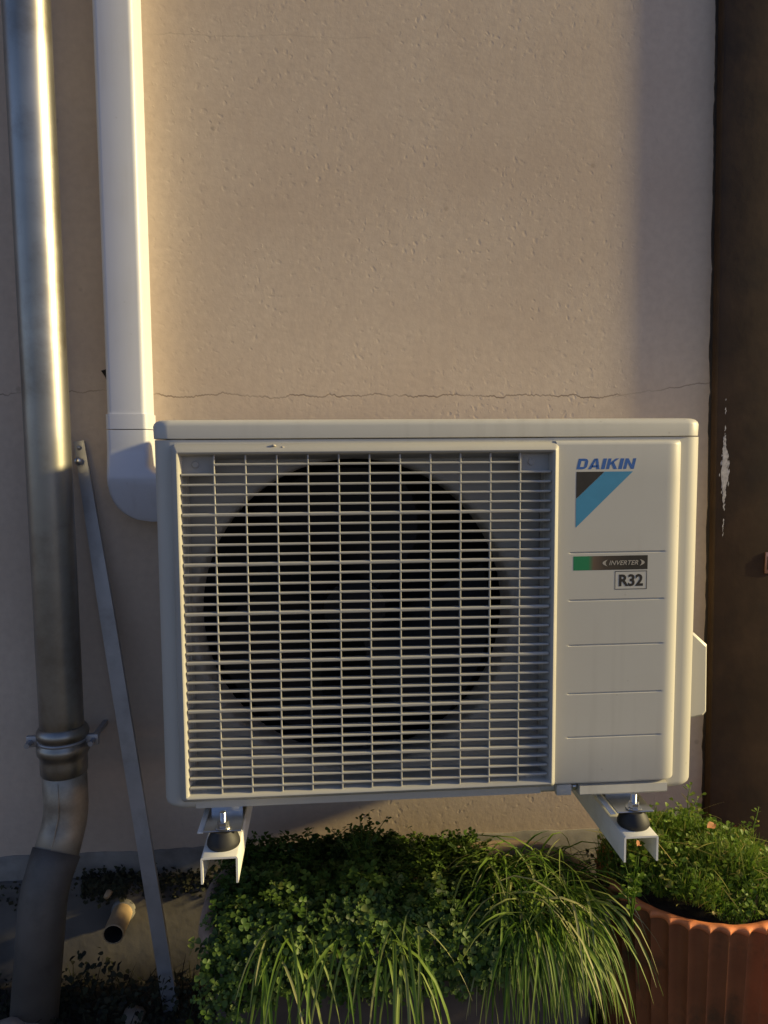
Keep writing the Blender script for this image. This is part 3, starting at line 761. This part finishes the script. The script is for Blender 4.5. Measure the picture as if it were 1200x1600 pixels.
def grass_clump(label, centres, nparts, nstuff, seed, Lr, wr, gr_, dirf, tonef, loc):
    R = random.Random(seed); t = thing('grass_clump', label, 'grass', loc); st_ = MB()
    for k in range(nparts+nstuff):
        p0 = centres(R); d_ = dirf(R, p0); L_ = R.uniform(*Lr); geo = blade_geo(p0, d_, L_, R.uniform(*wr), R.uniform(*gr_), R, curl=1.6)
        to = tonef(R)
        dry = R.choice((0, 0, .2, .45)); to = [min(1, to+dry*((i//3)/7)**3) for i in range(len(geo[0]))]
        if k < nparts: mesh_piece('grass_blade', geo, to, blade_m, t)
        else: st_.add(*geo, to)
    o = st_.build('undergrowth', blade_m, t, smooth=True); o['kind'] = 'stuff'
    return t
# arching grass in the right half of the trough
def c1(R):
    a = R.random()*6.28; r_ = math.sqrt(R.random())
    return (.320+.084*r_*math.cos(a), -.300+.100*r_*math.sin(a), -.735+.012*R.random())
def d1(R, p):
    a = R.gauss(-1.50, .75); o = Vector((math.cos(a)*.62, math.sin(a), 0))*.9+Vector(((p[0]-.325)*1.8, (p[1]+.29)*3, 0))
    return o*R.uniform(.45, .9)+Vector((0, 0, R.uniform(.45, 1.15)))
grass_clump('arching long bladed grass spilling over the right half of the trough', c1, 290, 1000, 21, (.05, .225), (.0020, .0046), (13, 28), d1, lambda R: min(1, max(0, R.gauss(.50, .26))), (.335, -.29, -.735))
# blades hanging over the front of the left half
def c2(R):
    x = R.choice((R.gauss(-.070, .018), R.gauss(-.035, .016), R.gauss(.015, .022), R.gauss(.095, .022), R.gauss(.115, .02), R.uniform(-.10, .14)))
    return (x, -.400+R.uniform(-.025, .02), -.700+R.uniform(-.012, .022))
def d2(R, p): return Vector((R.gauss(.10, .40), -R.uniform(.5, 1.1), R.uniform(-.25, .55)))
grass_clump('pale drooping grass blades hanging down the front of the trough below the clover', c2, 64, 14, 22, (.06, .26), (.0022, .0054), (12, 28), d2, lambda R: min(1, max(0, R.gauss(.52, .22))), (.02, -.42, -.72))

# clover: trifoliate leaves on short stalks
def leaflet(c, dirv, nrm, L_, w_):
    sdv = dirv.cross(nrm).normalized(); pr = [(0, .10), (.30, .62), (.62, 1.0), (.88, .82)]
    vs = [c]; 
    for t, ww in pr[1:]: vs.append(c+dirv*L_*t-sdv*w_*ww*.5+nrm*w_*.14)
    vs.append(c+dirv*L_*.97)
    for t, ww in pr[:0:-1]: vs.append(c+dirv*L_*t+sdv*w_*ww*.5+nrm*w_*.14)
    n = len(vs); mid = c+dirv*L_*.55-nrm*w_*.03; vs.append(mid)
    return vs, [(n, i, (i+1) % n) for i in range(n)]
def clover_mesh(R, size=1., tone=.4, stalk=True):
    me = bpy.data.meshes.new('leaf'); vs = []; fs = []
    for k in range(3):
        a = 2.094*k+R.uniform(-.2, .2); tl = R.uniform(-.25, .25)
        d_ = Vector((math.cos(a), math.sin(a), tl)).normalized(); nm = Vector((-tl*math.cos(a), -tl*math.sin(a), 1)).normalized()
        v, f = leaflet(Vector((0, 0, 0)), d_, nm, .0105*size*R.uniform(.85, 1.15), .0105*size)
        b_ = len(vs); vs += v; fs += [tuple(b_+i for i in q) for q in f]
    if stalk:
        b_ = len(vs); vs += [Vector((-.0005, 0, 0)), Vector((.0005, 0, 0)), Vector((.0025, .002, -.030)), Vector((.0015, .002, -.030))]; fs.append((b_, b_+1, b_+2, b_+3))
    me.from_pydata(vs, [], fs); at_ = me.attributes.new('tone', 'FLOAT', 'POINT'); at_.data.foreach_set('value', [tone]*len(vs))
    me.materials.append(leaf_m); me.shade_smooth(); return me
def rot_to(R, out, spread):
    n_ = (Vector(out)+Vector((R.gauss(0, spread), R.gauss(0, spread), R.gauss(0, spread)))).normalized()
    q = Vector((0, 0, 1)).rotation_difference(n_); return (q @ Matrix.Rotation(R.random()*6.28, 3, 'Z').to_quaternion())
def clover():
    R = random.Random(31); t = thing('clover_plant', 'dense dark green clover filling the left half of the trough', 'plant', (.03, -.29, TZ))
    off = Vector((.03, -.29, TZ))
    var = [clover_mesh(R, R.uniform(.75, 1.25), min(1, max(0, R.gauss(.44, .24)))) for _ in range(18)]
    st_ = MB(); pts = []
    for k in range(7600):
        # shell of an uneven mound over the planter and hanging over its front and left end
        u = R.random(); x = -.180+.452*u; v = R.random(); ang = v*math.pi*.98
        hh = .052+.030*noise.noise((x*9, 1, 0))+.012*noise.noise((x*25, 2, 0))-.030*max(0, (u-.72)/.28)-.02*max(0, (.15-u)/.15)
        yy = -.290-.165*math.cos(ang)
        dr = .032+.03*noise.noise((x*11, 5, 0))+(.012 if x < -.10 else 0)
        zz = TZ-.012+hh*math.sin(ang)**.8*(1+.2*noise.noise((x*14, yy*14, 4)))
        outn = Vector((0, -math.cos(ang)*.9, .35+math.sin(ang)))
        if yy < -.425:
            f = (-.425-yy)/.03; zz -= f*dr*R.random()*1.3; outn = Vector((0, -1, .4))
        if x < -.165: zz -= R.random()*.03; outn += Vector((-.9, 0, 0))
        dep = R.random()**1.6*.028
        p = Vector((x, yy, zz))-outn.normalized()*dep+Vector((R.gauss(0, .008), R.gauss(0, .007), R.gauss(0, .009)))
        pts.append((p, outn, dep))
    pts.sort(key=lambda q: q[2]+(q[0].y+.45)*.05)
    for k, (p, outn, dep) in enumerate(pts):
        q = rot_to(R, outn, .45); me = R.choice(var); s_ = .34+.72*R.random()**1.4
        if k < 290:
            o = piece('leaf', me, t, p-off, None, s_); o.rotation_mode = 'QUATERNION'; o.rotation_quaternion = q
        else:
            st_.add([p+q @ (v.co*s_) for v in me.vertices], [tuple(f.vertices) for f in me.polygons], me.attributes['tone'].data[0].value)
    o = st_.build('foliage', leaf_m, t, smooth=True); o['kind'] = 'stuff'
clover()
# twiggy sprig standing above the clover
def sprig(label, base, stems, seed, leafsz, loc, material=leaf_m, mean=.2):
    R = random.Random(seed); t = thing('leafy_sprig', label, 'plant', loc)
    for (dx, dy, h_) in stems:
        path = [Vector(base)+Vector((dx*s_**1.4, dy*s_, h_*s_))+Vector((R.gauss(0, .002), 0, 0)) for s_ in (0, .25, .5, .75, 1)]
        mb = MB(); mb.tube(path, [.0013, .0012, .001, .0008, .0005], 5); mb.tone = [.35]*len(mb.v); mb.build('stem', material, t, smooth=True)
        for k in range(int(7+h_*130)):
            s_ = R.uniform(.35, 1.02); i = min(3, int(s_*4)); p = path[i].lerp(path[i+1], min(1, s_*4-i))
            a = R.random()*6.28; d_ = Vector((math.cos(a), math.sin(a), R.uniform(-.1, .8))).normalized(); nm = Vector((R.gauss(0, .4), R.gauss(-.4, .4), 1)).normalized()
            nm = (nm-d_*nm.dot(d_)).normalized(); L_ = leafsz*R.uniform(.7, 1.3)
            mb = MB(); v, f = leaflet(p+d_*L_*.35, d_, nm, L_, L_*.72); mb.add(v, f, min(1, max(0, R.gauss(mean, .15)))); mb.build('leaf', material, t, smooth=True)
sprig('thin twiggy sprig with small dark leaves rising above the clover', (.055, -.26, -.70), [(.018, 0, .112), (-.016, -.01, .095), (.038, 0, .098), (-.045, 0, .085), (.004, .01, .100)], 41, .0075, (.055, -.26, -.70))

# weeds in the terracotta pot
def pot_weeds():
    R = random.Random(51); t = thing('pot_weeds', 'bright green grass and small leaved weeds crowding the terracotta pot', 'plant', (PCX, PCY, PRZ))
    st_ = MB()
    def mound(x, y):
        q = math.hypot(x-PCX, y-PCY)/(PR*.93)
        return PRZ-.012+.058*max(0, 1-q*q)**.6+.016*noise.noise((x*16, y*16, 2))+.020*max(0, (y-PCY)/PR)+.018*max(0, (PCX-x)/PR)
    for k in range(7500):
        a = R.random()*6.28; r_ = math.sqrt(R.random())*PR*(.81 if math.sin(a) < -.2 else .97); x, y = PCX+r_*math.cos(a), PCY+r_*math.sin(a)
        z = mound(x, y)-.016; cl = noise.noise((x*13, y*13, 8))
        L_ = R.uniform(.014, .038)*(1+.7*cl)*(1-.35*max(0, (PCY-y)/PR))
        o = Vector((R.gauss(0, .5), R.gauss(-.12, .5), R.uniform(.6, 1.2)))
        st_.add(*blade_geo((x, y, z), o, L_, R.uniform(.0012, .0024), R.uniform(2, 16), R, 4, .2, 3.), min(1, max(0, R.gauss(.42+.35*cl, .20))))
    o = st_.build('fine_grass', weed_m, t, smooth=True); o['kind'] = 'stuff'
    st2 = MB()
    for k in range(950):
        a = R.random()*6.28; r_ = math.sqrt(R.random())*PR*(.86 if math.sin(a) < -.2 else 1.0); x, y = PCX+r_*math.cos(a), PCY+r_*math.sin(a)
        z = mound(x, y)+R.uniform(-.006, .018)*(.4 if r_ > .75*PR and math.sin(a) < -.2 else 1); d_ = Vector((R.gauss(0, 1), R.gauss(0, 1), R.gauss(.1, .4))).normalized()
        nm = Vector((R.gauss(0, .4), R.gauss(-.35, .4), 1)); nm = (nm-d_*nm.dot(d_)).normalized(); L_ = R.uniform(.005, .011)
        geo = leaflet(Vector((x, y, z)), d_, nm, L_, L_*.75); to = min(1, max(0, R.gauss(.52, .2)))
        if k < 220: mesh_piece('leaf', geo, to, weed_m, t)
        else: st2.add(*geo, to)
    o = st2.build('small_leaves', weed_m, t, smooth=True); o['kind'] = 'stuff'
    for k in range(34):       # stray straws
        a = R.random()*6.28; r_ = math.sqrt(R.random())*PR*.9; x, y = PCX+r_*math.cos(a), PCY+r_*math.sin(a)
        mesh_piece('straw', blade_geo((x, y, mound(x, y)+.01), (R.gauss(0, 1), R.gauss(-.4, 1), R.uniform(-.1, .5)), R.uniform(.04, .09), .0018, R.uniform(2, 8), R, 6, .2, 2.), R.uniform(.75, 1), weed_m, t)
pot_weeds()
sprig('tall pale leafy weed at the back of the terracotta pot near the wall', (.640, -.19, -.69), [(.012, .02, .080), (-.02, 0, .060), (.03, .02, .060)], 52, .008, (.64, -.19, -.69), weed_m, .62)
sprig('leafy weed beside the brown post at the back of the terracotta pot', (.735, -.24, -.69), [(.015, .02, .060), (-.02, 0, .04)], 53, .007, (.735, -.24, -.69), weed_m, .55)
sprig('leafy weed growing up inside the open end of the right bracket', (.440, -.425, -.70), [(.006, 0, .125), (-.012, 0, .105), (.016, .01, .110), (.0, -.01, .085)], 54, .009, (.44, -.425, -.70), weed_m, .45)
# dry leaves on the weeds
def dry_leaf(p, s_, rz, label):
    t = MB(); vs = []; fs = []
    for i in range(5):
        for j in range(4):
            u, v = i/4-.5, j/3-.5; ww = math.cos(u*2.6)*.9
            q = Matrix.Rotation(rz, 3, 'Z') @ Matrix.Rotation(.5, 3, 'X') @ Vector((u*s_, v*s_*.65*ww, s_*(.35*v*v-.15*u*u+.05*math.sin(7*u+3*v)))); vs.append(Vector(p)+q)
    fs = [(i*4+j, i*4+j+1, (i+1)*4+j+1, (i+1)*4+j) for i in range(4) for j in range(3)]
    t.add(vs, fs); o = t.build('dry_leaf', dry_m, None, smooth=True, at=p); tag(o, label, 'leaf')
dry_leaf((.640, -.27, -.634), .022, .6, 'curled orange brown dry leaf in the middle of the pot weeds')
dry_leaf((.700, -.25, -.652), .018, 2.0, 'small tan dry leaf on the weeds near the brown post')
dry_leaf((.470, -.375, -.600), .016, 1.0, 'reddish dry leaf caught under the right bracket end')
dry_leaf((.490, -.20, -.690), .026, 2.6, 'rusty dry leaf between the trough and the terracotta pot')

# ------------------------------------------------------------------ weeds, litter and stones at the wall foot
def weeds():
    R = random.Random(61); mb = MB()
    for k in range(2600):
        x = R.uniform(-.70, -.17); y = -.02-abs(R.gauss(0, .13))-.02
        den = noise.noise((x*9, y*9, 1))
        if den < -.15 and R.random() < .8: continue
        z = GZ+R.random()**1.5*.06*(1+den)
        d_ = Vector((R.gauss(0, 1), R.gauss(0, 1), R.gauss(.2, .5))).normalized(); nm = Vector((R.gauss(0, .5), R.gauss(-.3, .5), 1)); nm = (nm-d_*nm.dot(d_)).normalized(); L_ = R.uniform(.006, .016)
        mb.add(*leaflet(Vector((x, y, z)), d_, nm, L_, L_*.7), R.random())
    for k in range(500):
        x = R.uniform(-.68, -.17); y = -.03-abs(R.gauss(0, .1))
        mb.add(*blade_geo((x, y, GZ), (R.gauss(0, .5), R.gauss(0, .5), 1), R.uniform(.02, .07), .002, 8, R, 4), R.random()*.6)
    o = mb.build('ground_weeds', moss_m, None, smooth=True, at=(-.43, -.1, GZ)); tag(o, 'dark low weeds and litter along the foot of the wall at lower left', 'weeds', kind='stuff')
weeds()
def stone(p, s_, seed, label):
    bm = bmesh.new(); bmesh.ops.create_icosphere(bm, subdivisions=3, radius=1)
    for v in bm.verts:
        k = 1+.28*noise.noise(v.co*1.6+Vector((seed, 0, 0)))+.08*noise.noise(v.co*5)
        v.co = Vector((v.co.x*s_[0]*k, v.co.y*s_[1]*k, v.co.z*s_[2]*k))+Vector(p)
    mb = MB().bm(bm); bm.free(); o = mb.build('stone', stone_m, None, smooth=True, at=p); tag(o, label, 'stone')
stone((-.530, -.215, -.985), (.055, .05, .035), 1, 'pale flat stone in the lower left corner')
stone((-.255, -.20, -1.005), (.022, .02, .016), 5, 'small grey stone beside the foot of the leaning bar')
stone((-.345, -.13, -1.008), (.020, .018, .014), 9, 'small grey stone lying left of the leaning bar')
